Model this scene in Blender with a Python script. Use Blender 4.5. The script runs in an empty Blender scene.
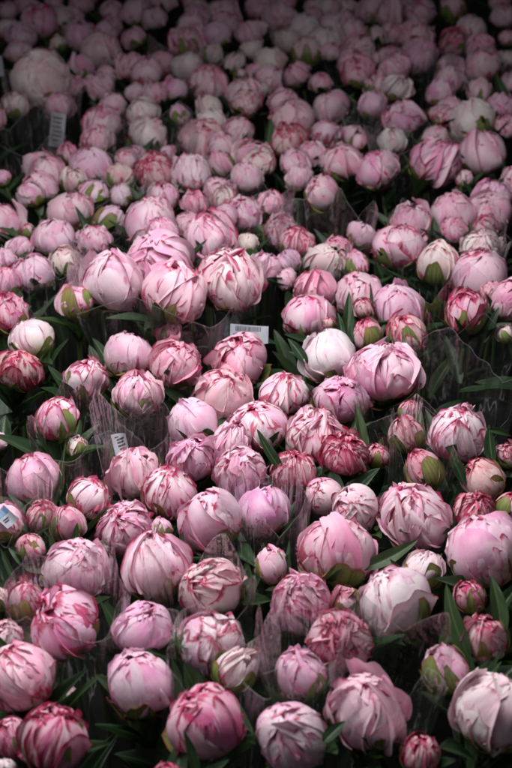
import bpy, math, random
import numpy as np
from mathutils import Vector, Matrix, Quaternion

# ------------------------------------------------------------------ camera, light, exposure
SC = bpy.context.scene
COL = SC.collection
W0, H0 = 512.0, 768.0
FPX = 1205.0                                     # focal length in photo pixels (35 mm on a crop sensor)
PITCH = math.radians(30.5)
CAM_H = 0.92                                     # camera above the level of the blooms
GROUND = -0.42                                   # floor below the level of the blooms
CP, SP = math.cos(PITCH), math.sin(PITCH)

cam_d = bpy.data.cameras.new("camera")
cam_d.sensor_fit = 'VERTICAL'
cam_d.sensor_height = 22.3
cam_d.lens = FPX * 22.3 / H0
cam_d.clip_start = 0.02
cam_d.clip_end = 200
cam_d.dof.use_dof = True
cam_d.dof.focus_distance = 1.64
cam_d.dof.aperture_fstop = 3.8
cam = bpy.data.objects.new("camera", cam_d)
cam.location = (0, 0, CAM_H)
cam.rotation_euler = (math.pi / 2 - PITCH, 0, 0)
COL.objects.link(cam)
SC.camera = cam

world = bpy.data.worlds.new("World")
SC.world = world
world.use_nodes = True
bg = world.node_tree.nodes["Background"]
bg.inputs["Color"].default_value = (0.80, 0.90, 1.0, 1)
bg.inputs["Strength"].default_value = 0.034


def area(name, loc, target, sx, sy, watts, col):
    d = bpy.data.lights.new(name, 'AREA')
    d.shape = 'RECTANGLE'
    d.size, d.size_y = sx, sy
    d.energy = watts
    d.color = col
    o = bpy.data.objects.new(name, d)
    o.location = loc
    o.rotation_euler = (Vector(target) - Vector(loc)).to_track_quat('-Z', 'Y').to_euler()
    COL.objects.link(o)
    return o


area("skylight", (-0.26, 1.42, 1.10), (-0.06, 1.12, 0.0), 1.15, 0.65, 25, (1.0, 0.98, 0.985))
area("doorway_light", (-1.7, -0.6, 1.6), (0.0, 1.2, 0.0), 1.0, 1.2, 3, (0.93, 0.96, 1.0))

SC.view_settings.view_transform = 'Standard'
SC.view_settings.look = 'None'
SC.view_settings.exposure = 0
SC.view_settings.gamma = 1
SC.view_settings.use_curve_mapping = False
SC.cycles.use_denoising = True
SC.cycles.max_bounces = 8
SC.cycles.transparent_max_bounces = 24
SC.cycles.sample_clamp_indirect = 4.0


# ------------------------------------------------------------------ helpers
def ray(x, y):
    xc, yc = (x - W0 / 2) / FPX, -(y - H0 / 2) / FPX
    return Vector((xc, CP + yc * SP, -SP + yc * CP))          # camera depth 1 along this vector


def at(x, y, z=0.0):
    """the point at height z seen at photo pixel (x, y), and its depth"""
    d = ray(x, y)
    t = (z - CAM_H) / d.z
    return Vector((0, 0, CAM_H)) + d * t, t


def mesh_obj(name, V, F, mat, parent=None, uv=None, col=None, smooth=True):
    me = bpy.data.meshes.new(name)
    me.from_pydata(V.tolist() if hasattr(V, 'tolist') else V, [], F.tolist() if hasattr(F, 'tolist') else F)
    if uv is not None:
        lay = me.uv_layers.new(name="UVMap")
        li = np.empty(len(me.loops), dtype=np.int32)
        me.loops.foreach_get("vertex_index", li)
        lay.data.foreach_set("uv", np.asarray(uv, dtype=np.float32)[li].ravel())
    if col is not None:
        a = me.attributes.new("petal_data", 'FLOAT_COLOR', 'POINT')
        a.data.foreach_set("color", np.asarray(col, dtype=np.float32).ravel())
    if smooth:
        me.polygons.foreach_set("use_smooth", np.ones(len(me.polygons), dtype=bool))
    me.materials.append(mat)
    me.update()
    o = bpy.data.objects.new(name, me)
    COL.objects.link(o)
    if parent is not None:
        o.parent = parent
    return o


def grid_faces(nv, nu, off=0):
    i = np.arange((nv - 1) * (nu - 1))
    r, c = i // (nu - 1), i % (nu - 1)
    a = r * nu + c + off
    return np.stack([a, a + 1, a + nu + 1, a + nu], 1)


class N:
    """tiny node-tree builder"""
    def __init__(self, name):
        self.m = bpy.data.materials.new(name)
        self.m.use_nodes = True
        self.t = self.m.node_tree
        self.t.nodes.clear()

    def n(self, kind, **kw):
        nd = self.t.nodes.new(kind)
        for k, v in kw.items():
            setattr(nd, k, v)
        return nd

    def put(self, sock, v):
        if isinstance(v, bpy.types.NodeSocket):
            self.t.links.new(v, sock)
        elif v is not None:
            if sock.type == 'RGBA' and len(v) == 3:
                v = (*v, 1)
            sock.default_value = v

    def math(self, op, a, b=None, c=None, clamp=False):
        nd = self.n('ShaderNodeMath', operation=op, use_clamp=clamp)
        self.put(nd.inputs[0], a)
        if b is not None:
            self.put(nd.inputs[1], b)
        if c is not None:
            self.put(nd.inputs[2], c)
        return nd.outputs[0]

    def mix(self, f, a, b, blend='MIX'):
        nd = self.n('ShaderNodeMix', data_type='RGBA', blend_type=blend)
        self.put(nd.inputs[0], f)
        self.put(nd.inputs[6], a)
        self.put(nd.inputs[7], b)
        return nd.outputs[2]

    def ramp(self, v, lo, hi):
        nd = self.n('ShaderNodeMapRange', interpolation_type='SMOOTHSTEP')
        self.put(nd.inputs[0], v)
        nd.inputs[1].default_value = lo
        nd.inputs[2].default_value = hi
        return nd.outputs[0]

    def noise(self, vec, scale, detail=2.0, rough=0.5, dim='3D', w=None):
        nd = self.n('ShaderNodeTexNoise', noise_dimensions=dim)
        self.put(nd.inputs['Vector'], vec)
        if w is not None:
            self.put(nd.inputs['W'], w)
        nd.inputs['Scale'].default_value = scale
        nd.inputs['Detail'].default_value = detail
        nd.inputs['Roughness'].default_value = rough
        return nd.outputs[0]

    def out(self, sh, disp=None):
        o = self.n('ShaderNodeOutputMaterial')
        self.t.links.new(sh, o.inputs['Surface'])
        return self.m


def petal_material():
    b = N("peony_petal")
    uv = b.n('ShaderNodeUVMap').outputs[0]
    at_ = b.n('ShaderNodeAttribute', attribute_name="petal_data")
    sep = b.n('ShaderNodeSeparateColor')
    b.t.links.new(at_.outputs['Color'], sep.inputs[0])
    edge, rnd, lay = sep.outputs[0], sep.outputs[1], sep.outputs[2]
    oi = b.n('ShaderNodeObjectInfo')
    tint, orand = oi.outputs['Color'], oi.outputs['Random']
    guard = b.ramp(lay, 0.9, 0.98)
    amount = b.math('ADD', oi.outputs['Alpha'], b.math('MULTIPLY', guard, 0.34))
    w = b.math('ADD', b.math('MULTIPLY', rnd, 37.0), b.math('MULTIPLY', orand, 91.0))
    suv = b.n('ShaderNodeSeparateXYZ')
    b.t.links.new(uv, suv.inputs[0])
    vv = suv.outputs[1]

    def stretched(sx, sy):
        mp = b.n('ShaderNodeVectorMath', operation='MULTIPLY')
        b.t.links.new(uv, mp.inputs[0])
        mp.inputs[1].default_value = (sx, sy, 1)
        return mp.outputs[0]
    veins = b.noise(stretched(26, 1.6), 1.0, 3, 0.6, '4D', w)
    flame = b.noise(stretched(4.6, 1.8), 1.0, 4, 0.62, '4D', w)
    blot = b.noise(stretched(2.2, 2.2), 1.0, 2, 0.5, '4D', w)
    # pale petal with a deeper rose flush
    deep = b.mix(1.0, tint, (0.98, 0.66, 0.84), 'MULTIPLY')
    pale = b.mix(0.47, tint, (0.95, 0.87, 0.88))
    f1 = b.math('ADD', b.math('MULTIPLY', b.ramp(blot, 0.38, 0.68), 0.70), b.math('MULTIPLY', b.ramp(veins, 0.45, 0.8), 0.22))
    f1 = b.math('ADD', f1, b.math('MULTIPLY', b.math('SUBTRACT', rnd, 0.62), 0.8), clamp=True)
    base = b.mix(f1, pale, deep)
    # creamy claw at the foot of each petal
    base = b.mix(b.math('MULTIPLY', b.ramp(b.math('ADD', vv, b.math('MULTIPLY', b.math('SUBTRACT', flame, 0.5), 0.5)), 0.46, 0.12), b.math('MULTIPLY_ADD', amount, 0.5, 0.40)), base, (0.68, 0.66, 0.36))
    # crimson edges on some petals, crimson flames on others
    r2 = b.math('FRACT', b.math('MULTIPLY', rnd, 7.31))
    e1 = b.math('ADD', edge, b.math('MULTIPLY', b.math('SUBTRACT', flame, 0.5), 1.3))
    e1 = b.math('ADD', e1, b.math('MULTIPLY', b.math('SUBTRACT', amount, 0.5), 0.35))
    m1 = b.math('MULTIPLY', b.ramp(e1, 0.86, 1.10), b.ramp(b.math('ADD', r2, amount), 0.80, 1.05))
    f2 = b.math('ADD', flame, b.math('MULTIPLY', b.math('SUBTRACT', amount, 0.5), 0.36))
    f2 = b.math('ADD', f2, b.math('MULTIPLY', b.math('SUBTRACT', r2, 0.62), 0.26))
    f2 = b.math('ADD', f2, b.math('MULTIPLY', b.math('SUBTRACT', b.ramp(vv, 0.72, 0.30), 0.58), 0.24))
    m2 = b.math('MULTIPLY', b.ramp(f2, 0.585, 0.685), 0.92)
    m = b.math('MAXIMUM', m1, m2)
    base = b.mix(b.math('MULTIPLY', guard, b.math('MULTIPLY', b.ramp(vv, 0.95, 0.35), 0.6)), base, (0.66, 0.62, 0.36))
    crim = b.mix(b.ramp(veins, 0.3, 0.7), (0.38, 0.006, 0.050), (0.68, 0.035, 0.18))
    colr = b.mix(b.math('MULTIPLY', m, 0.93), base, crim)
    bump = b.n('ShaderNodeBump')
    bump.inputs['Strength'].default_value = 0.28
    bump.inputs['Distance'].default_value = 0.0016
    b.put(bump.inputs['Height'], b.math('ADD', veins, b.math('MULTIPLY', b.noise(stretched(7.0, 5.0), 1.0, 4, 0.6, '4D', w), 3.0)))
    p = b.n('ShaderNodeBsdfPrincipled')
    b.put(p.inputs['Base Color'], colr)
    p.inputs['Roughness'].default_value = 0.48
    p.inputs['Specular IOR Level'].default_value = 0.32
    p.inputs['Sheen Weight'].default_value = 0.08
    b.put(p.inputs['Normal'], bump.outputs[0])
    tr = b.n('ShaderNodeBsdfTranslucent')
    b.put(tr.inputs[0], b.mix(1.0, colr, (1.0, 0.80, 0.88), 'MULTIPLY'))
    mx = b.n('ShaderNodeMixShader')
    mx.inputs[0].default_value = 0.16
    b.t.links.new(p.outputs[0], mx.inputs[1])
    b.t.links.new(tr.outputs[0], mx.inputs[2])
    return b.out(mx.outputs[0])


def green_material(name, c1, c2, c3, rough, spec, tl):
    b = N(name)
    uv = b.n('ShaderNodeUVMap').outputs[0]
    oi = b.n('ShaderNodeObjectInfo')
    mp = b.n('ShaderNodeVectorMath', operation='MULTIPLY')
    b.t.links.new(uv, mp.inputs[0])
    mp.inputs[1].default_value = (7, 2.2, 1)
    nz = b.noise(mp.outputs[0], 1.0, 4, 0.6, '4D', b.math('MULTIPLY', oi.outputs['Random'], 50))
    c = b.mix(b.ramp(nz, 0.3, 0.72), c1, c2)
    c = b.mix(b.math('MULTIPLY', b.ramp(oi.outputs['Random'], 0.55, 1.0), 0.7), c, c3)
    s = b.n('ShaderNodeSeparateXYZ')
    b.t.links.new(uv, s.inputs[0])
    mid = b.ramp(b.math('ABSOLUTE', b.math('SUBTRACT', s.outputs[0], 0.5)), 0.05, 0.0)
    c = b.mix(b.math('MULTIPLY', mid, 0.5), c, b.mix(0.5, c2, (0.25, 0.3, 0.12)))
    # side veins
    wv = b.math('SINE', b.math('ADD', b.math('MULTIPLY', s.outputs[1], 75), b.math('MULTIPLY', b.math('ABSOLUTE', b.math('SUBTRACT', s.outputs[0], 0.5)), -42)))
    bump = b.n('ShaderNodeBump')
    bump.inputs['Strength'].default_value = 0.3
    bump.inputs['Distance'].default_value = 0.001
    b.put(bump.inputs['Height'], b.math('ADD', b.math('MULTIPLY', b.ramp(wv, 0.6, 1.0), -0.6), nz))
    p = b.n('ShaderNodeBsdfPrincipled')
    b.put(p.inputs['Base Color'], c)
    p.inputs['Roughness'].default_value = rough
    p.inputs['Specular IOR Level'].default_value = spec
    b.put(p.inputs['Normal'], bump.outputs[0])
    tr = b.n('ShaderNodeBsdfTranslucent')
    b.put(tr.inputs[0], b.mix(1.0, c, (1.0, 1.0, 0.6), 'MULTIPLY'))
    mx = b.n('ShaderNodeMixShader')
    mx.inputs[0].default_value = tl
    b.t.links.new(p.outputs[0], mx.inputs[1])
    b.t.links.new(tr.outputs[0], mx.inputs[2])
    return b.out(mx.outputs[0])


def sepal_material():
    b = N("peony_sepal")
    uv = b.n('ShaderNodeUVMap').outputs[0]
    oi = b.n('ShaderNodeObjectInfo')
    at_ = b.n('ShaderNodeAttribute', attribute_name="petal_data")
    sep = b.n('ShaderNodeSeparateColor')
    b.t.links.new(at_.outputs['Color'], sep.inputs[0])
    edge, rnd = sep.outputs[0], sep.outputs[1]
    mp = b.n('ShaderNodeVectorMath', operation='MULTIPLY')
    b.t.links.new(uv, mp.inputs[0])
    mp.inputs[1].default_value = (12, 1.5, 1)
    nz = b.noise(mp.outputs[0], 1.0, 4, 0.6, '4D', b.math('ADD', b.math('MULTIPLY', rnd, 30), b.math('MULTIPLY', oi.outputs['Random'], 50)))
    c = b.mix(b.ramp(nz, 0.3, 0.7), (0.10, 0.15, 0.035), (0.27, 0.31, 0.10))
    e = b.math('ADD', edge, b.math('MULTIPLY', b.math('SUBTRACT', nz, 0.5), 0.8))
    c = b.mix(b.math('MULTIPLY', b.ramp(e, 0.72, 1.05), 0.8), c, (0.34, 0.05, 0.06))
    c = b.mix(b.math('MULTIPLY', b.ramp(rnd, 0.6, 1.0), 0.45), c, (0.30, 0.12, 0.06))
    p = b.n('ShaderNodeBsdfPrincipled')
    b.put(p.inputs['Base Color'], c)
    p.inputs['Roughness'].default_value = 0.45
    p.inputs['Specular IOR Level'].default_value = 0.35
    return b.out(p.outputs[0])


def film_material():
    b = N("clear_cellophane")
    tc = b.n('ShaderNodeTexCoord').outputs['Object']
    uv = b.n('ShaderNodeUVMap').outputs[0]
    su = b.n('ShaderNodeSeparateXYZ')
    b.t.links.new(uv, su.inputs[0])
    mp = b.n('ShaderNodeVectorMath', operation='MULTIPLY')
    b.t.links.new(uv, mp.inputs[0])
    mp.inputs[1].default_value = (20, 2.0, 1)
    oi = b.n('ShaderNodeObjectInfo')
    crease = b.noise(mp.outputs[0], 1.0, 3, 0.55, '4D', b.math('MULTIPLY', oi.outputs['Random'], 40))
    nz = b.noise(tc, 9.0, 4, 0.62)
    nz2 = b.noise(tc, 60.0, 3, 0.6)
    ridge = b.ramp(b.math('ABSOLUTE', b.math('SUBTRACT', crease, 0.5)), 0.014, 0.0)
    bump = b.n('ShaderNodeBump')
    bump.inputs['Strength'].default_value = 0.9
    bump.inputs['Distance'].default_value = 0.012
    h = b.math('ADD', b.math('MULTIPLY', crease, 0.9), b.math('ADD', nz, b.math('MULTIPLY', nz2, 0.10)))
    b.put(bump.inputs['Height'], h)
    tr = b.n('ShaderNodeBsdfTransparent')
    tr.inputs[0].default_value = (0.97, 0.975, 0.98, 1)
    gl = b.n('ShaderNodeBsdfGlossy')
    gl.inputs['Roughness'].default_value = 0.13
    b.put(gl.inputs['Normal'], bump.outputs[0])
    df = b.n('ShaderNodeBsdfTranslucent')
    df.inputs[0].default_value = (0.78, 0.80, 0.82, 1)
    d2 = b.n('ShaderNodeBsdfDiffuse')
    d2.inputs[0].default_value = (0.78, 0.80, 0.82, 1)
    ms = b.n('ShaderNodeMixShader')
    ms.inputs[0].default_value = 0.5
    b.t.links.new(df.outputs[0], ms.inputs[1])
    b.t.links.new(d2.outputs[0], ms.inputs[2])
    m0 = b.n('ShaderNodeMixShader')
    veil = b.math('ADD', 0.008, b.math('MULTIPLY', b.ramp(nz, 0.48, 0.80), 0.045))
    veil = b.math('ADD', veil, b.math('MULTIPLY', b.math('MULTIPLY', ridge, b.ramp(nz, 0.44, 0.60)), 0.26))
    veil = b.math('ADD', veil, b.math('MULTIPLY', b.ramp(su.outputs[1], 0.9915, 0.998), 0.24))     # cut edge of the film
    b.put(m0.inputs[0], veil)
    b.t.links.new(tr.outputs[0], m0.inputs[1])
    b.t.links.new(ms.outputs[0], m0.inputs[2])
    fr = b.n('ShaderNodeFresnel')
    fr.inputs['IOR'].default_value = 1.5
    b.put(fr.inputs['Normal'], bump.outputs[0])
    m1 = b.n('ShaderNodeMixShader')
    b.put(m1.inputs[0], b.math('MINIMUM', fr.outputs[0], 0.34))
    b.t.links.new(m0.outputs[0], m1.inputs[1])
    b.t.links.new(gl.outputs[0], m1.inputs[2])
    return b.out(m1.outputs[0])


def plain_material(name, col, rough=0.5, spec=0.4, noise_to=None, scale=20):
    b = N(name)
    p = b.n('ShaderNodeBsdfPrincipled')
    if noise_to:
        tc = b.n('ShaderNodeTexCoord').outputs['Object']
        b.put(p.inputs['Base Color'], b.mix(b.ramp(b.noise(tc, scale, 5, 0.6), 0.3, 0.7), col, noise_to))
    else:
        p.inputs['Base Color'].default_value = (*col, 1)
    p.inputs['Roughness'].default_value = rough
    p.inputs['Specular IOR Level'].default_value = spec
    return b.out(p.outputs[0])


M_PETAL = petal_material()
M_SEPAL = sepal_material()
M_LEAF = green_material("peony_leaf", (0.014, 0.036, 0.014), (0.032, 0.070, 0.026), (0.056, 0.100, 0.034), 0.42, 0.42, 0.18)
M_STEM = green_material("peony_stem", (0.040, 0.075, 0.022), (0.075, 0.12, 0.04), (0.10, 0.11, 0.05), 0.5, 0.3, 0.0)
M_FILM = film_material()
M_CARD = plain_material("label_card", (0.31, 0.31, 0.36), 0.45, 0.3, (0.25, 0.26, 0.30), 60)
M_INK = plain_material("label_ink", (0.03, 0.03, 0.035), 0.6, 0.2)
M_BLUE = plain_material("label_blue", (0.10, 0.20, 0.34), 0.4, 0.4)
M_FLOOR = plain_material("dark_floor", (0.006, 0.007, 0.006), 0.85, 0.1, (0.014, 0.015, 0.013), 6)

# ------------------------------------------------------------------ the floor under the bunches
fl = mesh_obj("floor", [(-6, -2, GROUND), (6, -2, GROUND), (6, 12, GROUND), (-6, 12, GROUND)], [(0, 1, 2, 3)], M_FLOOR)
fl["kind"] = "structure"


# ------------------------------------------------------------------ peony building blocks
def wave(rng, n=4, k=3.0):
    a = rng.normal(size=n) / math.sqrt(n)
    f = rng.uniform(0.5, k, size=(n, 2)) * rng.choice([-1, 1], size=(n, 2))
    p = rng.uniform(0, 6.28, n)
    return lambda x, y: sum(a[i] * np.sin(f[i, 0] * x + f[i, 1] * y + p[i]) for i in range(n))


def petal(rng, R, th, hw, phi0, phi1, nu, nv, bulge, curl, ruffle, notch, narrow=0.30, tipround=0.25, point=0.0, puff=0.0, twist=0.0, sway=0.0, crinkle=0.0):
    s = np.linspace(0, 1, nv)[:, None] * np.ones((1, nu))
    t = np.linspace(-1, 1, nu)[None, :] * np.ones((nv, 1))
    w = hw * (narrow + (1 - narrow) * np.sin(np.pi * np.clip(0.10 + 0.62 * s, 0, 1)))
    if point:
        w = w * (1 - point * s ** 2.2)
    nt = wave(rng, 4, 5.0)
    ln = 1 - tipround * np.abs(t) ** 3.5 - 0.05 * t ** 2 + notch * nt(t * 1.7, 0 * t)
    phi = phi0 + (phi1 - phi0) * s * ln
    g = th + 0.12 * rng.normal() * s                      # petals twist a little
    ct, st = np.cos(g), np.sin(g)
    m = np.stack([np.sin(phi) * ct, np.sin(phi) * st, -np.cos(phi)], -1)
    e = np.stack([-st, ct, 0 * st], -1)
    a = (t * w)[..., None]
    d = np.cos(a) * m + np.sin(a) * e
    edge = np.maximum(np.abs(t) ** 3 * np.clip(s * 2.2 - 0.2, 0, 1), s ** 4)
    eh = edge ** 1.6
    n1, n2, n3 = wave(rng, 4, 3.2), wave(rng, 5, 7.5), wave(rng, 6, 19.0)
    dome = puff * ((1 - t ** 2) * np.sin(np.pi * np.clip(s, 0, 1) ** 1.4) - .35)
    rho = R * (1 + bulge * n1(s * 2.2, t * 1.6)) + dome + curl * eh + ruffle * (0.07 + eh) * n2(s * 1.4, t * 1.5) * np.clip(s * 1.6, 0, 1) + crinkle * (.06 + eh) * n3(s * .8, t * 1.5) * np.clip(s * 2 - .3, 0, 1) + 0.026 * t
    V = (d * rho[..., None]).reshape(-1, 3)
    if twist or sway:                                     # each petal closes towards a point of its own
        pc = (phi0 + phi1) * .55
        ax = np.array([math.sin(pc) * math.cos(th), math.sin(pc) * math.sin(th), -math.cos(pc)])
        R1 = Matrix.Rotation(float(rng.normal() * twist), 3, Vector(ax))
        az = rng.uniform(0, 6.28)
        R2 = Matrix.Rotation(float(rng.normal() * sway), 3, Vector((math.cos(az), math.sin(az), 0)))
        V = V @ np.array((R2 @ R1).transposed())
    uvc = np.stack([t * 0.5 + 0.5, s], -1)
    return V.reshape(-1, 3), uvc.reshape(-1, 2), edge.reshape(-1)


KINDS = {
    # layers: count, radius, half width, tip angle lo/hi, curl, ruffle; then puff, twist and sway of the petals
    'p': dict(layers=[(6, 1.00, 1.02, 112, 172, .015, .022), (5, .965, .80, 140, 172, .05, .045), (6, .945, .50, 150, 178, .07, .06), (8, .90, .36, 155, 188, .09, .09)],
              z=(.88, 1.0), bulge=.030, puff=.035, twist=.15, sway=.20),
    'r': dict(layers=[(5, .99, .90, 92, 145, .03, .05), (6, .985, .72, 108, 160, .05, .07), (8, .97, .50, 126, 172, .07, .09), (11, .955, .34, 140, 182, .09, .09), (8, .93, .30, 155, 195, .10, .10)],
              z=(.88, 1.02), bulge=.028, puff=.045, twist=.20, sway=.20),
    'o': dict(layers=[(6, 1.00, .70, 84, 128, .10, .05), (7, .985, .56, 106, 152, .07, .06), (9, .965, .46, 124, 170, .08, .07), (10, .94, .38, 140, 182, .09, .08), (8, .91, .30, 155, 195, .11, .10)],
              z=(.84, .95), bulge=.035, puff=.06, twist=.22, sway=.18),
    'b': dict(layers=[(5, 1.00, .92, 122, 168, .012, .02), (6, .965, .58, 140, 176, .05, .05), (9, .935, .30, 150, 188, .08, .08)],
              z=(.98, 1.10), bulge=.025, puff=.03, twist=.18, sway=.16),
}


def sphere_part(nu, nv, R):
    ph = np.linspace(0.0, math.pi, nv)[:, None] * np.ones((1, nu))
    th = np.linspace(0, 2 * math.pi, nu)[None, :] * np.ones((nv, 1))
    V = np.stack([np.sin(ph) * np.cos(th), np.sin(ph) * np.sin(th), -np.cos(ph)], -1) * R
    uv = np.stack([th / 6.28 * 3, ph / math.pi], -1)
    return V.reshape(-1, 3), uv.reshape(-1, 2)


def bloom_arrays(seed, kind, res):
    """a closed ball of overlapping petals, unit radius, axis +Z"""
    rng = np.random.default_rng(seed)
    K = KINDS[kind]
    Vs, Us, Cs, Fs, off = [], [], [], [], 0
    nu, nv = res
    nl = len(K['layers'])
    for li, (cnt, R, hw, lo, hi, curl, ruf) in enumerate(K['layers']):
        th0 = rng.uniform(0, 6.28)
        for k in range(cnt):
            th = th0 + 2 * math.pi * k / cnt + rng.normal() * 0.16
            p1 = math.radians(rng.uniform(lo, hi))
            c = curl * rng.uniform(-0.4, 1.5)
            if li < 2 and rng.random() < 0.09:
                c += 0.16                                  # now and then a petal lifts away
                p1 *= 0.92
            if li in (1, 2) and rng.random() < 0.07:
                c += rng.uniform(.15, .30)                 # a stray curled petal
                hw_k = hw * .5
            else:
                hw_k = hw
            V, U, E = petal(rng, R + rng.normal() * .014, th, hw_k * rng.uniform(.85, 1.15), math.radians(8), p1, nu, nv, K['bulge'], c, ruf, 0.06, tipround=rng.uniform(.22, .42), puff=K['puff'], twist=K['twist'], sway=K['sway'], crinkle=.022 + .008 * li)
            C = np.stack([E, np.full_like(E, rng.random()), np.full_like(E, li / nl), np.ones_like(E)], -1)
            Vs.append(V); Us.append(U); Cs.append(C); Fs.append(grid_faces(nv, nu, off)); off += len(V)
    for k in range(rng.integers(3, 7)):
        th = rng.uniform(0, 6.28)
        p1 = math.radians(rng.uniform(58, 104))
        V, U, E = petal(rng, 1.012 + rng.uniform(0, .02), th, rng.uniform(.26, .48), math.radians(14), p1, nu, nv, .03, rng.uniform(-.01, .08), .05, .09,
                        tipround=rng.uniform(.2, .4), puff=.03, twist=.3, sway=.10, crinkle=.035)
        C = np.stack([E, np.full_like(E, rng.random()), np.ones_like(E), np.ones_like(E)], -1)
        Vs.append(V); Us.append(U); Cs.append(C); Fs.append(grid_faces(nv, nu, off)); off += len(V)
    V, U = sphere_part(17, 11, 0.80)
    Vs.append(V); Us.append(U); Cs.append(np.tile([0.9, 0.5, 0.8, 1.0], (len(V), 1))); Fs.append(grid_faces(11, 17, off))
    V = np.concatenate(Vs)
    # whole-flower lumps and squash
    L = rng.normal(size=(5, 3)) * 1.7
    P = rng.uniform(0, 6.28, 5)
    dn = V / (np.linalg.norm(V, axis=1, keepdims=True) + 1e-6)
    lump = sum(np.sin(dn @ L[i] + P[i]) for i in range(5)) * 0.032
    V = V * (1 + lump[:, None])
    sh = rng.normal(size=2) * 0.05
    V[:, 0] += sh[0] * V[:, 2]
    V[:, 1] += sh[1] * V[:, 2]
    V *= np.array([rng.uniform(.95, 1.05), rng.uniform(.95, 1.05), rng.uniform(*K['z'])])
    return V, np.concatenate(Fs), np.concatenate(Us), np.concatenate(Cs)


def calyx_arrays(seed, kind, res=(9, 9)):
    rng = np.random.default_rng(seed + 77)
    Vs, Us, Cs, Fs, off = [], [], [], [], 0
    nu, nv = res
    n = 5
    for k in range(n):
        th = 6.28 * k / n + rng.normal() * .25
        if kind == 'g':
            p1, hw = rng.uniform(105, 150), rng.uniform(.52, .74)
        elif kind == 'b':
            p1, hw = rng.uniform(92, 136), rng.uniform(.44, .66)
        else:
            p1, hw = rng.uniform(55, 98), rng.uniform(.38, .58)
        c = rng.uniform(-.02, .10)
        V, U, E = petal(rng, 1.035 + .010 * k, th, hw, math.radians(3), math.radians(p1), nu, nv, .02, c, .02, .03, tipround=.35, point=rng.choice([0.0, 0.0, 0.25, 0.6]))
        C = np.stack([E, np.full_like(E, rng.random()), E * 0, E * 0 + 1], -1)
        Vs.append(V); Us.append(U); Cs.append(C); Fs.append(grid_faces(nv, nu, off)); off += len(V)
    # receptacle knob under the petals
    V, U = sphere_part(11, 7, 0.30)
    V = V + np.array([0, 0, -0.90])
    Vs.append(V); Us.append(U); Cs.append(np.tile([0.0, 0.3, 0, 1.0], (len(V), 1))); Fs.append(grid_faces(7, 11, off))
    return np.concatenate(Vs), np.concatenate(Fs), np.concatenate(Us), np.concatenate(Cs)


def tube_arrays(pts, r0, r1, n=7):
    pts = [Vector(p) for p in pts]
    V, U, F = [], [], []
    for i, p in enumerate(pts):
        a, b_ = pts[max(i - 1, 0)], pts[min(i + 1, len(pts) - 1)]
        q = (b_ - a).normalized().to_track_quat('Z', 'Y')
        r = r0 + (r1 - r0) * i / (len(pts) - 1)
        for k in range(n + 1):
            an = 6.2832 * k / n
            V.append(p + q @ Vector((r * math.cos(an), r * math.sin(an), 0)))
            U.append((k / n, i / (len(pts) - 1) * 4))
    return np.array([tuple(v) for v in V]), grid_faces(len(pts), n + 1), np.array(U)


def leaf_arrays(seed):
    """lance-shaped leaf along +Y, upper side +Z, length 1, half width .15"""
    rng = np.random.default_rng(seed + 500)
    nv, nu = 15, 9
    s = np.linspace(0, 1, nv)[:, None] * np.ones((1, nu))
    t = np.linspace(-1, 1, nu)[None, :] * np.ones((nv, 1))
    w = 0.155 * (np.sin(np.pi * np.clip(s * .93 + .05, 0, 1) ** .86) ** .9) * (1 - .30 * s) + .006
    w[-1] = .002
    bend = rng.uniform(-.05, .42)
    wob = wave(rng, 4, 6)
    x = t * w + rng.normal() * .05 * np.sin(s * 3.1)
    fold = rng.uniform(.25, .75)
    y = s - .10 * bend * s ** 2
    z = np.abs(t) * w * fold - bend * s ** 2 * .55 + .022 * wob(s * 3, t) * np.abs(t) ** 1.5 * (w / .15) + rng.uniform(-.25, .25) * t * w * s
    return np.stack([x, y, z], -1).reshape(-1, 3), grid_faces(nv, nu), np.stack([t * .5 + .5, s], -1).reshape(-1, 2)


LEAF_MESHES, LEAF_NP = [], []
for i in range(9):
    V, F, U = leaf_arrays(i)
    LEAF_NP.append((V, F, U))
    o = mesh_obj("leaf", V, F, M_LEAF, uv=U)
    LEAF_MESHES.append(o.data)
    bpy.data.objects.remove(o)


def leaf_child(parent, root, base, tip, width, normal, rng):
    """one leaf from base to tip (world), its upper side towards normal"""
    base, tip = Vector(base), Vector(tip)
    y = (tip - base)
    L = y.length
    y.normalize()
    x = y.cross(Vector(normal)).normalized()
    z = x.cross(y)
    o = bpy.data.objects.new("leaf", rng.choice(LEAF_MESHES))
    COL.objects.link(o)
    o.parent = parent
    R3 = Matrix((x, y, z)).transposed()
    o.location = base - root
    o.rotation_euler = R3.to_euler()
    o.scale = (width / .31, L, (width / .31 + L) * .5)
    return o


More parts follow.
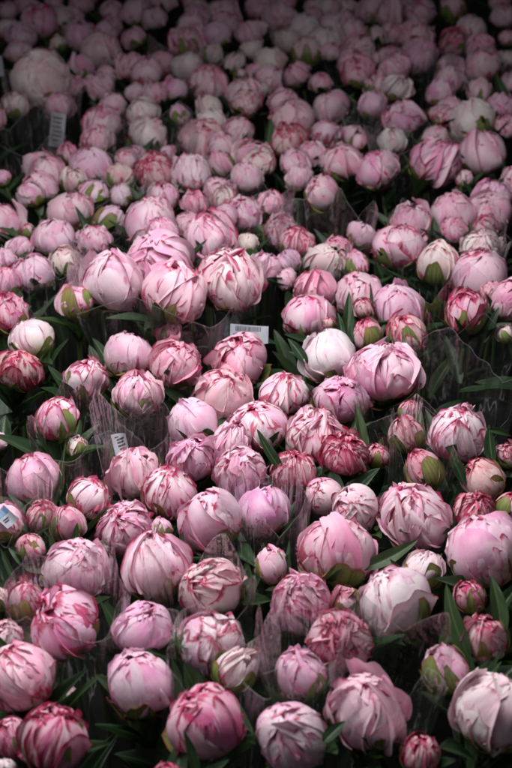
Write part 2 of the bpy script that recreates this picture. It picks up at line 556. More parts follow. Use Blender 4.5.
# ------------------------------------------------------------------ the flowers of the photo: x, y, radius (photo pixels), kind, tone, lift in metres
# kinds: p smooth ball, r ruffled, o open, b tight bud, g bud wrapped in green sepals
# tones: k pink, l lilac pink, d deep pink, w white, c cream, m marbled crimson, s crimson-streaked pale
RAW = """
54 740 33 b m;20 676 34 r k;12 738 20 b m -.03;6 637 17 r s;1 600 12 g c;4 770 13 p w -.02;64 698 14 g c -.04
27 604 20 g m;64 626 34 p d;77 568 33 p l;31 549 15 g m;42 517 17 g m;68 526 18 g m;88 499 22 b s;34 479 27 p k;124 529 26 r k
1 525 20 p k;58 420 21 b s .02;76 447 11 g c -.01;-3 441 11 p k
137 395 24 r k;223 395 28 p k;193 424 26 p k;231 441 20 r k;192 461 24 r k;239 471 27 r k;259 427 27 p s;134 473 26 r k;168 494 27 r s
210 521 31 p l;161 530 12 g k -.01;156 568 33 p k;212 588 33 p s;143 628 29 p l;141 684 35 p k;212 643 31 p s;236 669 24 b c;203 723 39 p d;170 776 14 b m
291 738 35 p s;301 675 27 b k;367 713 38 p k;302 603 28 r k;346 603 17 g m;341 642 31 r m;394 605 37 p w;486 637 24 g m;445 669 25 g k;470 597 17 g m
494 712 40 p w;421 754 21 b m;414 517 34 o k;484 550 38 p l;473 511 20 r m;424 570 21 b c;510 508 17 g m;483 480 22 g m;424 471 20 g m;459 435 27 p s
407 436 19 g m;409 411 12 g m;384 373 36 o k .02;508 456 13 g m
336 553 38 p k;356 512 25 p s;264 511 27 p l;270 565 18 b k;294 471 24 r m;344 454 24 r m;315 437 29 o s;340 400 26 p k;284 394 24 p s;377 456 13 g m -.01;325 497 20 p l -.02
7 315 21 r d;32 339 22 p w;18 370 22 r m;86 380 22 b s;130 357 25 p k;175 365 24 r d;75 302 18 g k .03;168 331 13 b d
177 292 31 p k .07;157 263 34 p k .07;112 281 30 p l .06;230 281 31 r s .07;239 361 30 p k
311 318 25 p k;329 323 7 g m .03;327 357 26 p w;366 336 16 g m;314 292 20 r d;359 293 24 p k;364 309 10 b m .01;398 309 27 p l;408 334 20 b m;466 313 22 g m .03
480 278 28 p k .02;438 265 21 b c .02;480 248 18 r w;484 228 14 r m;510 300 20 p k;492 293 11 r d;505 334 9 g c -.01
399 246 25 p k .02;410 223 20 p l;452 215 22 p k;490 213 20 p l;494 197 18 p l;453 231 13 r d
2 223 20 p l;70 213 23 p l;28 231 8 g m;54 238 21 p l;20 248 12 r l;4 260 13 r k;33 273 20 p l;5 284 17 p k;64 262 15 b c;95 241 17 r l;109 222 17 b l;95 195 14 b l;120 196 12 p l;31 195 14 p l
152 224 26 p l .04;162 233 15 r k .04;162 197 16 r k;195 204 14 r d;188 226 15 r k .01;208 238 24 o k .03;225 218 13 p d;243 215 18 r l;246 244 12 p c;224 200 13 g c
270 205 15 b k;281 232 18 r k;297 244 17 r d;266 268 16 p k;325 265 22 p c;337 249 13 r d;357 265 13 b d;286 279 11 p l;322 193 19 b k;362 235 14 p k;288 262 13 r l
101 123 19 p l;98 142 18 r k;91 167 19 p l;66 154 11 b d;44 172 20 p l;40 190 18 p k;73 180 14 b c;119 177 15 p c;94 193 13 r d;126 159 12 p k;113 105 12 p l;2 178 9 r d;14 106 14 b c;40 79 27 p v .05
142 113 15 p w;149 134 20 p c;155 172 19 r m;134 156 11 p l;193 174 18 r s;202 140 22 p d;221 164 14 b d;238 131 15 p l;211 122 15 r w;209 108 13 b c;254 158 19 p k;219 190 13 r l;160 192 13 p c;168 153 8 p k;179 115 10 b k;246 103 15 p c
294 119 20 p k;286 141 17 r m;331 107 18 p l;327 134 15 p l;311 154 14 r k;295 163 14 p l;342 163 20 p k;259 163 15 p c;376 171 20 p k;299 178 13 r l;284 102 15 p l;358 142 9 b k;373 104 15 p l
403 117 18 p k;393 141 14 p w;434 163 24 r k .02;482 153 23 p k;472 121 22 p w;443 116 12 p l;436 139 14 p k .01;501 106 14 r k;506 126 13 r d;465 179 9 g k;386 162 13 b k
27 8 13 p k;54 3 9 p k;4 11 9 r d;40 22 18 p k;59 20 14 p c;74 17 10 p l;111 11 11 p k;112 25 11 p d;107 33 11 p l;78 36 17 p k;101 51 18 r k;8 30 11 p c;21 37 15 p l;20 53 13 p l;72 86 12 p d;99 87 14 r l;107 75 10 b l;82 68 13 p l;58 44 8 b c;124 63 10 p k;82 4 11 p l
136 15 15 p l;134 38 11 p k;133 66 14 o k;163 3 14 r k;198 10 11 r c;222 16 17 p l;193 27 14 p k;187 44 16 r k;217 36 14 p l;248 33 13 p l;250 50 11 p c;162 65 14 p d;187 68 17 p w;211 56 11 b c;234 64 11 b c;208 83 20 p k;175 90 13 p l;155 93 12 p l;241 77 8 b k;245 95 16 p w;254 72 8 p k;135 93 10 p l
285 4 11 p k;281 19 17 p k;329 8 11 p w;313 16 9 r d;304 29 16 p w;334 27 13 p w;324 44 17 p w;353 33 14 p l;289 41 12 p c;306 53 16 b c;271 62 15 p c;359 51 16 r l;358 73 16 r d;296 75 13 p d;268 80 15 p k;321 83 11 p d;258 29 9 p l;377 36 11 b c;372 10 15 r k;260 90 9 g c;378 87 13 r l;382 59 9 p l;348 7 9 b c
390 15 15 p k;393 33 12 r k;419 13 16 p d;452 8 14 b k;416 37 16 r l;419 57 17 p l;392 59 14 p d;472 31 15 p c;454 43 13 g m;480 48 14 r d;451 68 14 p l;451 80 15 p k;482 66 18 p l;480 91 14 b k;396 88 14 r w;441 94 14 p l;503 17 12 p l;499 3 10 p d;507 38 9 p l;507 60 9 p c
"""
TONE = {  # tint of the petals and how much crimson they show
    'v': ((0.82, 0.64, 0.68), 0.30),
    'k': ((0.89, 0.49, 0.655), 0.56), 'l': ((0.85, 0.49, 0.665), 0.48), 'd': ((0.83, 0.33, 0.52), 0.68), 'w': ((0.90, 0.80, 0.79), 0.44),
    'c': ((0.86, 0.72, 0.67), 0.50), 'm': ((0.70, 0.27, 0.36), 1.0), 's': ((0.90, 0.67, 0.76), 0.72)}

FL = []
for line in RAW.strip().splitlines():
    for it in line.split(';'):
        q = it.split()
        FL.append(dict(x=float(q[0]), y=float(q[1]), r=float(q[2]), k=q[3], c=q[4], dz=float(q[5]) if len(q) > 5 else 0.0))
rnd = random.Random(11)
for f in FL:
    f['p'], f['t'] = at(f['x'], f['y'], f['dz'] + rnd.uniform(-.008, .008))
    f['R'] = f['r'] * f['t'] / FPX

# neighbours that would run into each other part along their own lines of sight
CAMP = Vector((0, 0, CAM_H))
for it in range(60):
    for i, a in enumerate(FL):
        for b in FL[i + 1:]:
            d = a['p'] - b['p']
            if abs(d.x) > .12 or abs(d.y) > .2:
                continue
            need = (a['R'] + b['R']) * .90
            L = d.length
            if L < need:
                near, far = (a, b) if a['t'] < b['t'] else (b, a)
                st = (need - L) * .22
                for q, sg in ((near, -1), (far, 1)):
                    nt = q['t'] + sg * st
                    z = CAM_H + ray(q['x'], q['y']).z * nt
                    if -.10 < z < .13:
                        q['t'] = nt
                        q['p'] = CAMP + ray(q['x'], q['y']) * nt
                        q['R'] = q['r'] * nt / FPX


def make_peony(i, f):
    rng = np.random.default_rng(1000 + i)
    rr = random.Random(2000 + i)
    k = f['k']
    bk = 'b' if k in 'bg' else k
    big = f['r'] > 16
    p, R = f['p'], f['R'] * (.93 if k in 'bg' else .965 if f['y'] > 440 else 1.0)
    # axis: mostly up, leaning a little outwards and towards the light
    lean = rr.uniform(.05, .60 if k != 'o' else .3)
    az = rr.uniform(0, 6.2832)
    ax = Vector((math.sin(lean) * math.cos(az), math.sin(lean) * math.sin(az) + (.28 if k in 'bg' else .04), math.cos(lean))).normalized()
    q = ax.to_track_quat('Z', 'Y') @ Quaternion((0, 0, 1), rr.uniform(0, 6.28))
    root_xy = p - ax * R * 1.5
    root = Vector((root_xy.x + rr.uniform(-.03, .03), root_xy.y + rr.uniform(-.03, .03), GROUND))
    e = bpy.data.objects.new("peony_bud" if k in 'bg' else "peony", None)
    e.empty_display_size = .03
    e.location = root
    COL.objects.link(e)
    V, F, U, C = bloom_arrays(i * 13 + 5, bk, (17, 15) if f['r'] > 18 else (11, 11) if f['r'] > 12 else (9, 9))
    o = mesh_obj("bloom", V, F, M_PETAL, e, U, C)
    o.location = p - root
    o.rotation_euler = q.to_euler()
    o.scale = (R * .99,) * 3
    tint, am = TONE[f['c']]
    j = rng.normal(size=3) * .02
    o.color = (min(tint[0] + j[0], .9), max(tint[1] + j[1] * 1.6, .1), tint[2] + j[2] * 1.4, min(max(am + .04 + rng.normal() * .13, .05), 1))
    V, F, U, C = calyx_arrays(i, 'g' if k == 'g' else 'b' if k == 'b' else 'p')
    s = mesh_obj("calyx", V, F, M_SEPAL, e, U, C)
    s.location, s.rotation_euler, s.scale = o.location, o.rotation_euler, (R * .99, R * .99, R * .99 * (1.05 if bk == 'b' else .95))
    a = p - ax * R * .95 - root
    b = a - ax * .10
    pts = []
    for n in range(9):
        u = n / 8
        pts.append(Vector((0, 0, 0)) * (1 - u) ** 2 + Vector((b.x, b.y, b.z)) * 2 * u * (1 - u) + a * u * u)
    sr = .0032 if big else .0028
    V, F, U = tube_arrays(pts, sr * 1.15, sr)
    mesh_obj("stem", V, F, M_STEM, e, uv=U)
    f['e'], f['root'], f['rr'] = e, root, rr
    # foliage along the neck of the stem
    for n in range(6 if big else 3):
        h = rr.uniform(.012, .055) if n < 4 else rr.uniform(.06, .16)
        st = p - ax * (R + h)
        an = rr.uniform(0, 6.2832)
        el = rr.uniform(.55, 1.3) if n < 4 else rr.uniform(.3, .9)
        L = rr.uniform(.075, .125)
        dirv = Vector((math.cos(an) * math.cos(el), math.sin(an) * math.cos(el), math.sin(el)))
        tip = st + dirv * L
        if tip.z > p.z + R * .6:
            tip.z = p.z + R * .6
        nrm = Vector((0, 0, 1)) - dirv * .3 - Vector((math.cos(an), math.sin(an), 0)) * .3
        leaf_child(e, root, st, tip, rr.uniform(.022, .036), nrm, rr)
    return e


for i, f in enumerate(FL):
    make_peony(i, f)

# leaves that stand up between the blooms in the photo: base x, y, tip x, y, width (photo pixels)
LEAVES = """348 340 350 289 12;342 337 338 310 7;371 318 370 282 4;432 248 436 213 12;418 240 412 211 10;423 240 424 219 8;250 262 256 233 10;200 272 209 252 9;364 444 357 402 11
277 463 257 428 10;374 563 418 540 14;464 642 445 583 17;500 622 492 574 16;188 652 170 630 12;176 690 172 659 11;194 770 183 730 10;62 480 65 439 5;461 476 448 445 11;459 461 465 437 9;492 456 489 424 12
494 431 515 436 7;86 234 76 202 7;86 260 92 227 6;38 566 8 547 18;50 541 26 519 8;13 577 0 547 6;268 538 284 502 14;306 527 308 505 6;328 522 326 500 8;289 572 288 539 6;206 158 215 140 9;306 168 295 146 8
268 140 271 117 8;378 182 381 156 8;60 54 43 38 10;328 738 346 721 13;318 697 333 676 6;303 359 287 336 10;306 342 309 326 8;487 335 500 306 8;410 352 417 334 9;419 359 437 346 6;272 424 283 412 9;205 624 216 595 12
240 628 221 607 10;103 265 112 240 7;20 300 14 285 6;484 100 488 78 7;330 62 334 45 7;478 32 476 20 6;215 50 222 30 7;116 262 120 250 5;505 95 496 72 9;420 145 428 128 6;52 262 62 244 6;160 470 158 452 4"""
for it in LEAVES.replace("\n", ";").split(';'):
    xb, yb, xt, yt, w = map(float, it.split())
    host = min(FL, key=lambda f: (f['x'] - xb) ** 2 + (f['y'] + f['r'] * .4 - yb) ** 2)
    d0 = max(host['t'] - host['R'] * .4, .3)
    pb = CAMP + ray(xb, yb) * d0
    pt = CAMP + ray(xt, yt) * (d0 + .006)
    st = host['p'] - Vector((0, 0, host['R'] + .035))
    nrm = (CAMP - pb).normalized() + Vector((host['rr'].uniform(-.5, .5), 0, .3))
    leaf_child(host['e'], host['root'], pb + (pb - pt) * .25, pt, w * d0 / FPX * 1.15, nrm, host['rr'])

# ------------------------------------------------------------------ clear sleeves round the bunches
# centre x, y, rim radius (photo pixels), rim height above the bloom level, label
SLEEVES = [
    (174, 298, 92, .060, "clear sleeve around the raised bunch of big pink peonies, left of the white barcode label"),
    (64, 452, 56, .035, "clear sleeve around the cream and crimson bud that stands alone at middle left"),
    (148, 462, 40, .035, "empty-topped clear sleeve standing behind the small white tag with dark print"),
    (272, 540, 46, .030, "hazy clear sleeve over the lilac peony with a leaf pressed against its front"),
    (70, 640, 62, .025, "clear sleeve around the pink peony with a crimson frill, lower left"),
    (452, 420, 84, .020, "wide clear sleeve behind the pale streaked peony with two upright leaves"),
    (468, 330, 52, .030, "clear sleeve around the green bud on a bare stem, near the right edge"),
    (322, 244, 52, .040, "clear sleeve with bright upright folds around the cream peony above centre"),
    (446, 250, 58, .040, "clear sleeve with slanting folds around the cream bud at upper right"),
    (428, 156, 50, .030, "clear sleeve round the bright frilled peony in the dim upper right"),
    (24, 150, 46, .045, "clear sleeve with upright folds at the left edge beside the printed card"),
    (376, 684, 62, .020, "clear sleeve with a glossy fold below the largest white peony"),
    (214, 604, 54, .025, "clear sleeve over the pale peony with a dark leaf in front, lower centre"),
    (316, 655, 46, .034, "clear sleeve with tall shiny folds beside the pink bud in a green cup"),
    (10, 530, 44, .030, "clear sleeve with a blue and white sticker at the left edge"),
    (408, 458, 40, .020, "clear sleeve around the round green and crimson bud right of centre"),
    (252, 222, 44, .030, "clear sleeve behind the white and crimson peony of the raised bunch"),
    (112, 210, 44, .020, "clear sleeve around lilac peonies behind the left of the raised bunch"),
    (336, 132, 44, .020, "clear sleeve in the dim rows, round the lilac peony behind a crimson one"),
    (482, 74, 38, .030, "clear sleeve near the upper right corner round lilac peonies"),
    (408, 72, 38, .020, "clear sleeve in the far rows beside a leaning lilac peony, upper right"),
    (322, 52, 38, .020, "clear sleeve in the far rows around two neighbouring white peonies"),
    (150, 146, 42, .030, "clear sleeve over the faded cream peony beside the small white one, upper left"),
    (44, 100, 38, .050, "clear sleeve around the big blurred pale peony at upper left"),
    (180, 66, 36, .020, "clear sleeve in the far rows around a white peony left of centre"),
    (205, 716, 58, .020, "clear sleeve around the broad flat-topped peony at the bottom"),
    (40, 310, 44, .020, "dark clear sleeve round the white peony at the left edge"),
]


def make_sleeve(seed, x, y, rpx, rim, label, flare=1.0, sag=.03):
    rng = np.random.default_rng(seed + 9000)
    rim += .032
    c, t = at(x, y, rim - .05)
    R = rpx * t / FPX
    nu, nv = 181, 34
    a = np.linspace(0, 2 * math.pi, nu)[None, :] * np.ones((nv, 1))
    s = np.linspace(0, 1, nv)[:, None] * np.ones((1, nu))
    per = lambda n, k: (lambda A, P, Fq: (lambda an: sum(A[i] * np.sin(Fq[i] * an + P[i]) for i in range(n))))(rng.normal(size=n) / math.sqrt(n), rng.uniform(0, 6.28, n), rng.integers(1, k, n))
    low, mid, hi, rimw, shp = per(3, 4), per(6, 14), per(6, 34), per(4, 6), per(3, 7)
    r = R * (.42 + .58 * s ** .9 * flare) * (1 + .10 * low(a) + s * .034 * mid(a + .25 * s) + s ** 2 * .014 * hi(a + .1 * s))
    tri = np.abs(((a * 2 / math.pi + rng.uniform(0, 4)) % 1) - .5) * 2            # four soft corners of the cut film
    top = rim + .4 * sag * rimw(a) + .055 * (tri - .5) 
    z = (GROUND + .16) * (1 - s) + top * s
    lean = rng.normal(size=2) * .015
    X = r * np.cos(a) + lean[0] * s
    Y = r * np.sin(a) + lean[1] * s
    V = np.stack([X, Y, z - GROUND], -1).reshape(-1, 3)
    o = mesh_obj("cellophane_sleeve", V, grid_faces(nv, nu), M_FILM, uv=np.stack([a / 6.28, s], -1).reshape(-1, 2))
    o.location = (c.x, c.y, GROUND)
    o["label"] = label
    o["category"] = "flower sleeve"
    o["group"] = "clear sleeves around the bunches"
    return o


for i, sdat in enumerate(SLEEVES):
    make_sleeve(i, *sdat)


# ------------------------------------------------------------------ printed cards and stickers tucked among the bunches
def frame_on(x, y, dist, yaw, pitch, roll):
    """an orientation facing the camera point, then turned about its own axes"""
    p = CAMP + ray(x, y) * dist
    n = (CAMP - p).normalized()
    q = n.to_track_quat('Z', 'Y')
    return p, q @ Quaternion((0, 1, 0), yaw) @ Quaternion((1, 0, 0), pitch) @ Quaternion((0, 0, 1), roll)


def bars_arrays(rects, curl, zoff):
    V, F = [], []
    for (x0, y0, x1, y1) in rects:
        n = max(1, int((x1 - x0) / .004))
        for k in range(n):
            a, b_ = x0 + (x1 - x0) * k / n, x0 + (x1 - x0) * (k + 1) / n
            i = len(V)
            V += [(a, y0, curl(a) + zoff), (b_, y0, curl(b_) + zoff), (b_, y1, curl(b_) + zoff), (a, y1, curl(a) + zoff)]
            F.append((i, i + 1, i + 2, i + 3))
    return V, F


def card(name, x, y, dist, w, h, yaw, pitch, roll, bend, rects, label, cat, stalk=.12, blue=None, cut=0.0):
    p, q = frame_on(x, y, dist, yaw, pitch, roll)
    root = bpy.data.objects.new(name, None)
    root.empty_display_size = .02
    root.location = p
    root.rotation_euler = q.to_euler()
    COL.objects.link(root)
    root["label"], root["category"] = label, cat
    curl = lambda u: bend * (u / w * 2) ** 2 + bend * .6 * (u / w * 2) ** 3
    V, F = [], []
    nx, ny, th = 17, 4, .0006
    for side in (0, 1):
        for j in range(ny):
            for i in range(nx):
                u = -w / 2 + w * i / (nx - 1)
                v = -h / 2 + h * j / (ny - 1)
                if cut:
                    v *= 1 - cut * (i / (nx - 1)) ** 3
                V.append((u, v, curl(u) - side * th))
    m = nx * ny
    for j in range(ny - 1):
        for i in range(nx - 1):
            a = j * nx + i
            F.append((a, a + 1, a + nx + 1, a + nx))
            F.append((m + a, m + a + nx, m + a + nx + 1, m + a + 1))
    rim = [i for i in range(nx)] + [nx * j + nx - 1 for j in range(1, ny)] + [nx * (ny - 1) + i for i in range(nx - 2, -1, -1)] + [nx * j for j in range(ny - 2, 0, -1)]
    for i, a in enumerate(rim):
        b_ = rim[(i + 1) % len(rim)]
        F.append((a, a + m, b_ + m, b_))
    mesh_obj("card", V, F, M_CARD, root, smooth=False)
    if rects:
        V, F = bars_arrays([(a * w, b_ * h, c * w, d * h) for a, b_, c, d in rects], curl, .0004)
        mesh_obj("print", V, F, M_INK, root, smooth=False)
    if blue:
        V, F = bars_arrays([(a * w, b_ * h, c * w, d * h) for a, b_, c, d in blue], curl, .0003)
        mesh_obj("printed_band", V, F, M_BLUE, root, smooth=False)
    if stalk:
        # clear stick that holds the card up, straight down to the floor
        inv = root.matrix_basis.inverted()
        foot = Vector((p.x, p.y + .004, GROUND))
        top = p + (q @ Vector((0, 0, -.002)))
        V, F, U = tube_arrays([inv @ foot, inv @ (foot * .5 + top * .5), inv @ top], .0012, .0012)
        mesh_obj("stick", V, F, M_STEM, root, uv=U)
    return root


rb = random.Random(5)
bar = []
u = -.36
while u < .30:                                            # a row of bars
    wd = rb.choice([.008, .012, .018])
    bar.append((u, .17, u + wd, .40))
    u += wd + rb.choice([.010, .016, .022])
txt = []
for (yy, x0, x1) in ((-.02, -.42, .16), (-.16, -.42, .05), (-.32, -.42, .22)):
    u = x0
    while u < x1:
        wd = rb.uniform(.02, .07)
        txt.append((u, yy - .035, u + wd, yy + .035))
        u += wd + rb.choice([.010, .012, .035])
host = min(FL, key=lambda f: abs(f['x'] - 239) + abs(f['y'] - 361))
d1 = host['t'] + .045
card("care_label", 249, 335, d1, 38 * d1 / FPX, 21 * d1 / FPX, .10, -.30, -.06, .004, bar + txt,
     "white card with a small barcode standing behind a pink peony near the centre", "label", cut=.15)
d2 = at(57, 130, .0)[1]
lines = []
for k in range(6):
    lines.append((-.34 + .05 * (k % 2), .33 - k * .13, .36 - rb.uniform(0, .25), .37 - k * .13))
card("care_label", 57, 130, d2, 15 * d2 / FPX, 34 * d2 / FPX, .35, -.1, -.22, .002, lines,
     "tilted white card printed with lines, in the dim dark gap at upper left", "label")
d3 = at(122, 444, .02)[1]
lines = [(-.20, .18, .30, .25), (-.20, .05, .24, .12), (-.20, -.10, .30, -.03), (-.14, -.24, .2, -.18), (-.3, .31, -.05, .36)]
card("care_label", 121, 444, d3, 16 * d3 / FPX, 25 * d3 / FPX, -.35, -.3, .28, .004, lines,
     "small curved white tag with dark print inside the empty-topped sleeve", "label", cut=.4)
d4 = at(6, 520, .03)[1]  # sticker colours also paint in the blue-white reflection on the sleeve film
card("sticker", 5, 518, d4, 15 * d4 / FPX, 21 * d4 / FPX, .25, -.5, .55, .003, [(-.3, -.1, .2, -.04), (-.3, -.22, .1, -.16)],
     "blue and white sticker on clear film with painted reflection, left edge, beside small crimson buds", "sticker", blue=[(-.46, .12, .46, .42)])
d5 = at(1, 66, .03)[1]
card("care_label", 0, 66, d5, 6 * d5 / FPX, 20 * d5 / FPX, .1, -.2, 0, .001, [],
     "sliver of a white card at the left edge near the big blurred pale peony", "label")


# ------------------------------------------------------------------ the rest of the field, past the edges of the picture
def make_mass():
    rg = random.Random(77)
    Vs, Fs, Us, Cs, off = [], [], [], [], 0
    variants = [bloom_arrays(9000 + k, 'prpb'[k % 4], (8, 8)) for k in range(8)]
    spots = []
    tries = 0
    while len(spots) < 260 and tries < 40000:
        tries += 1
        yy = rg.uniform(.6, 4.7)
        xx = rg.uniform(-1.35, 1.35)
        v = Vector((xx, yy, 0)) - CAMP
        dep = v.y * CP - v.z * SP
        up = v.y * SP + v.z * CP
        px, py = 256 + FPX * v.x / dep, 384 - FPX * up / dep
        mr = .045 * FPX / dep
        inside = -mr < px < 512 + mr and -mr * .75 < py
        if inside and py > 190:
            continue
        if any((xx - a) ** 2 + (yy - b_) ** 2 < .076 ** 2 for a, b_ in spots):
            continue
        if any((xx - f['p'].x) ** 2 + (yy - f['p'].y) ** 2 < (.064 if inside else .075) ** 2 for f in FL):
            continue
        spots.append((xx, yy))
    for (xx, yy) in spots:
        V, F, U, C = variants[rg.randrange(8)]
        R = rg.uniform(.028, .040)
        a = rg.uniform(0, 6.28)
        rot = np.array(Matrix.Rotation(a, 3, 'Z') @ Matrix.Rotation(rg.uniform(0, .4), 3, 'X'))
        zz = rg.uniform(-.02, .02)
        Vs.append(V @ rot.T * R + np.array([xx, yy, zz]))
        Fs.append(F + off); Us.append(U)
        C = C.copy()
        C[:, 1] = (C[:, 1] * .6 + rg.random() * .4)
        Cs.append(C); off += len(V)
    o = mesh_obj("peony_field", np.concatenate(Vs), np.concatenate(Fs), M_PETAL, uv=np.concatenate(Us), col=np.concatenate(Cs))
    o.color = (0.85, 0.48, 0.63, .60)
    st = []
    SV, SF, SU, so = [], [], [], 0
    for (xx, yy) in spots:
        V, F, U = tube_arrays([(xx + rg.uniform(-.03, .03), yy + rg.uniform(-.03, .03), GROUND), (xx, yy, -.2), (xx, yy, -.025)], .003, .003, 5)
        SV.append(V); SF.append(F + so); SU.append(U); so += len(V)
        for n in range(3):
            LV = LEAF_NP[rg.randrange(len(LEAF_NP))]
            rot = np.array(Matrix.Rotation(rg.uniform(0, 6.28), 3, 'Z') @ Matrix.Rotation(rg.uniform(.2, 1.1), 3, 'X'))
            V = LV[0] @ rot.T * rg.uniform(.08, .12) + np.array([xx, yy, rg.uniform(-.15, -.05)])
            SV.append(V); SF.append(LV[1] + so); SU.append(LV[2]); so += len(V)
    mesh_obj("stems_and_leaves", np.concatenate(SV), np.concatenate(SF), M_LEAF, o, uv=np.concatenate(SU))
    o["kind"] = "stuff"
    o["label"] = "farther pink peonies of the same field beyond the last rows"
    o["category"] = "peonies"


make_mass()


# ------------------------------------------------------------------ what each flower is called
LAND = {  # centre in the photo: (own label, short name for its neighbours' labels)
    (384, 373): ("very large open pink peony with a frilled top, right of centre", "the very large frilled peony right of centre"),
    (394, 605): ("largest white peony, big as a fist with few crimson streaks, lower right", "the largest white peony"),
    (494, 712): ("white peony cut by the right edge near the bottom corner", "the white peony at bottom right"),
    (484, 550): ("huge smooth lilac-pink peony touching the right edge", "the huge smooth peony at right edge"),
    (414, 517): ("large open peony showing separate cupped petals, left of the huge smooth one", "the large peony with cupped petals"),
    (336, 553): ("large bright pink peony with a crimson frill at its lower left", "the large bright peony below centre"),
    (203, 723): ("broad flat-topped deep pink peony at the bottom with a leaf in front", "the broad flat-topped peony at bottom"),
    (291, 738): ("pale peony flecked crimson, cut by the bottom edge at centre", "the crimson-flecked pale peony at bottom"),
    (367, 713): ("large pale pink peony at the bottom, right of the crimson-flecked pale one", "the large pale peony at bottom"),
    (301, 675): ("smooth pink bud sitting in a green cup of sepals near the bottom", "the pink bud in a green cup"),
    (341, 642): ("ruffled crimson-edged peony behind and right of the pink bud in a green cup", "the crimson-edged peony at lower centre"),
    (141, 684): ("pink peony with curled white petals on top, lower left", "the pink peony with curled white petals"),
    (54, 740): ("crimson-marbled bud at the bottom edge, wrapped in film, lower left", "the marbled bud at bottom left"),
    (64, 626): ("pink peony with a crimson frill on its right, lower left", "the crimson-frilled peony at lower left"),
    (77, 568): ("large smooth pale peony below three small crimson buds, left", "the large smooth peony at lower left"),
    (445, 669): ("pink bud held by green sepals, between the two large white peonies", "the pink bud between two whites"),
    (486, 637): ("round bud striped cream and crimson above the white peony at bottom right", "the striped bud at lower right"),
    (459, 435): ("pale crimson-streaked peony with two upright green leaves before it, right", "the streaked peony with two leaves"),
    (407, 436): ("round green and crimson bud standing in a dark sleeve, right of centre", "the round green and crimson bud"),
    (466, 313): ("green-cupped bud on a bare visible stem near the right edge", "the green bud on a bare stem"),
    (239, 361): ("smooth pink peony directly in front of the white barcode card", "the peony before the barcode card"),
    (177, 292): ("big pink peony at the front of the raised bunch, left of centre", "the front peony of the raised bunch"),
    (157, 263): ("large smooth peony on top of the raised bunch, behind its front peony", "the top peony of the raised bunch"),
    (230, 281): ("white and crimson peony at the right end of the raised bunch", "the white-and-crimson peony of the raised bunch"),
    (208, 238): ("open pink peony with spread petals behind the raised bunch", "the spread-petalled peony above centre"),
    (327, 357): ("white-topped peony with a crimson side, left of the very large frilled one", "the white-topped peony near centre"),
    (311, 318): ("pink peony with a tiny bud pressed to its right side", "the peony with a tiny side bud"),
    (58, 420): ("cream and crimson bud standing alone in a clear sleeve, left", "the lone cream bud at left"),
    (32, 339): ("white peony near the left edge with a pink base", "the white peony at left edge"),
    (193, 424): ("smooth pink ball with a green sepal on its right, near the centre", "the sepal-edged pink ball near centre"),
    (210, 521): ("big smooth lilac-pink ball a little below the centre", "the big lilac ball below centre"),
    (212, 588): ("pale peony behind hazy film with a dark leaf before it, lower centre", "the pale peony behind hazy film"),
    (480, 278): ("pink peony at the right edge with one broad folded petal", "the folded-petal peony at right"),
    (438, 265): ("cream bud with a yellow-green base inside slanting film, upper right", "the cream bud at upper right"),
    (399, 246): ("smooth pink ball with a dark leaf behind, left of the cream bud", "the smooth ball left of cream bud"),
    (434, 163): ("bright frilled pink peony standing out in the dim upper right", "the bright frilled peony at upper right"),
    (472, 121): ("white peony with a small knob on top, dim upper right", "the white knobbed peony at upper right"),
    (40, 79): ("big blurred pale peony near the left edge, towards the top", "the big blurred pale peony"),
    (155, 172): ("crimson-marbled pink peony in the dim rows, upper left", "the marbled peony at upper left"),
    (187, 68): ("white peony in the far rows, left of the top centre", "the far white peony left of centre"),
    (304, 29): ("white peony near the top edge, left one of two", "the far white peony near top"),
    (286, 141): ("dark crimson ruffled peony in the dim rows above the centre", "the dark crimson peony above centre"),
    (142, 113): ("small white peony in the dim rows at upper left", "the small white peony at upper left"),
    (54, 238): ("smooth cream-pink ball near the left edge with pointed leaves below", "the smooth ball near left edge"),
    (202, 140): ("large deep pink peony in the dim rows with a leaf at its lower right", "the deep pink peony with one leaf"),
    (208, 83): ("large round pink peony in the far rows, below a white one", "the round pink peony at top centre"),
    (419, 57): ("leaning lilac-pink peony in the far rows, upper right", "the leaning peony at upper right"),
    (482, 66): ("large lilac peony near the top right corner", "the large lilac peony at top right"),
    (358, 73): ("deep pink ruffled peony in the far rows right of the top centre", "the deep pink peony at top right"),
    (222, 16): ("large lilac-pink peony at the top edge, left of centre", "the large peony at top edge"),
    (78, 36): ("large pink peony near the top left with a dark leaf in front", "the large pink peony at top left"),
    (325, 265): ("round cream-pink peony inside bright folded film above the centre", "the cream peony in folded film"),
    (294, 119): ("round pink peony behind the dark crimson one in the dim rows", "the pink peony behind dark crimson"),
}
CARDS = [((249, 335), "the white barcode card"), ((57, 130), "the tilted card at upper left"), ((121, 444), "the small curved white tag")]
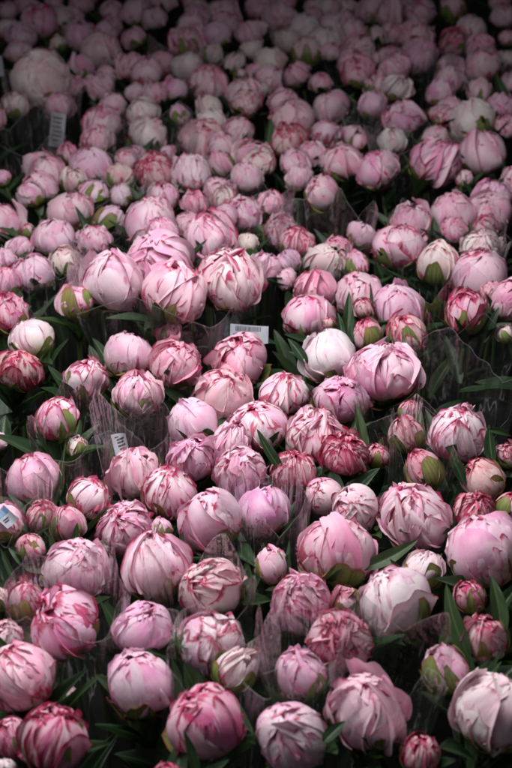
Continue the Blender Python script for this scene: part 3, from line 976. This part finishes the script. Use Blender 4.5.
TW = {'v': 'pale', 'k': 'pink', 'l': 'lilac-pink', 'd': 'deep pink', 'w': 'white', 'c': 'cream', 'm': 'crimson-marbled', 's': 'crimson-streaked'}
KW = {'p': 'smooth peony', 'r': 'ruffled peony', 'o': 'open peony', 'b': 'tight bud', 'g': 'green-cupped bud'}
REL = ["right of", "behind and right of", "behind", "behind and left of", "left of", "in front and left of", "in front of", "in front and right of"]
lmk = [(k, v[1]) for k, v in LAND.items()] + CARDS
todo = {}
for i, f in enumerate(FL):
    f['e']["category"] = "peony bud" if f['k'] in 'bg' else "peony"
    f['e']["group"] = "cut peonies standing in bunches"
    key = (int(f['x']), int(f['y']))
    if key in LAND:
        f['e']["label"] = LAND[key][0]
        continue
    exp = .0344 * (f['y'] + 325)
    f['look'] = ("small " if f['r'] < .70 * exp else "") + TW[f['c']] + " " + KW[f['k']]
    todo[i] = f
used = set()


def relation(f, c):
    an = math.degrees(math.atan2(-(f['y'] - c[1]) * 1.25, f['x'] - c[0])) % 360
    return REL[int(((an + 22.5) % 360) // 45)]


# every flower takes the nearest landmark from which its look and direction single it out; nearer claims go first
cl = []
for i, f in todo.items():
    for (c, sname) in lmk:
        d = math.hypot(f['x'] - c[0], (f['y'] - c[1]) * 1.25) / (.0344 * (f['y'] + 325))
        if d < 9:
            cl.append((d, i, c, sname))
cl.sort(key=lambda q: q[0])
seen = {}
best = {}
for d, i, c, sname in cl:
    f = todo[i]
    k = (f['look'], relation(f, c), sname)
    seen[k] = seen.get(k, 0) + 1
    best.setdefault(i, []).append((seen[k], d, k))
ORD = ["", "nearest", "second", "third", "fourth", "fifth", "sixth", "seventh"]
tot = seen
for i, f in todo.items():
    op = sorted(best.get(i, []), key=lambda q: (q[0] - 1) * 3 + q[1] + (1.2 if tot[q[2]] > 1 else 0))
    op = [q for q in op if len(' '.join(q[2]).split()) + (tot[q[2]] > 1) <= 16] or op
    n, d, k = op[0]
    f['e']["label"] = k[0] + " " + k[1] + " " + k[2] if tot[k] == 1 else ORD[min(n, 7)] + " " + k[0] + " " + k[1] + " " + k[2]
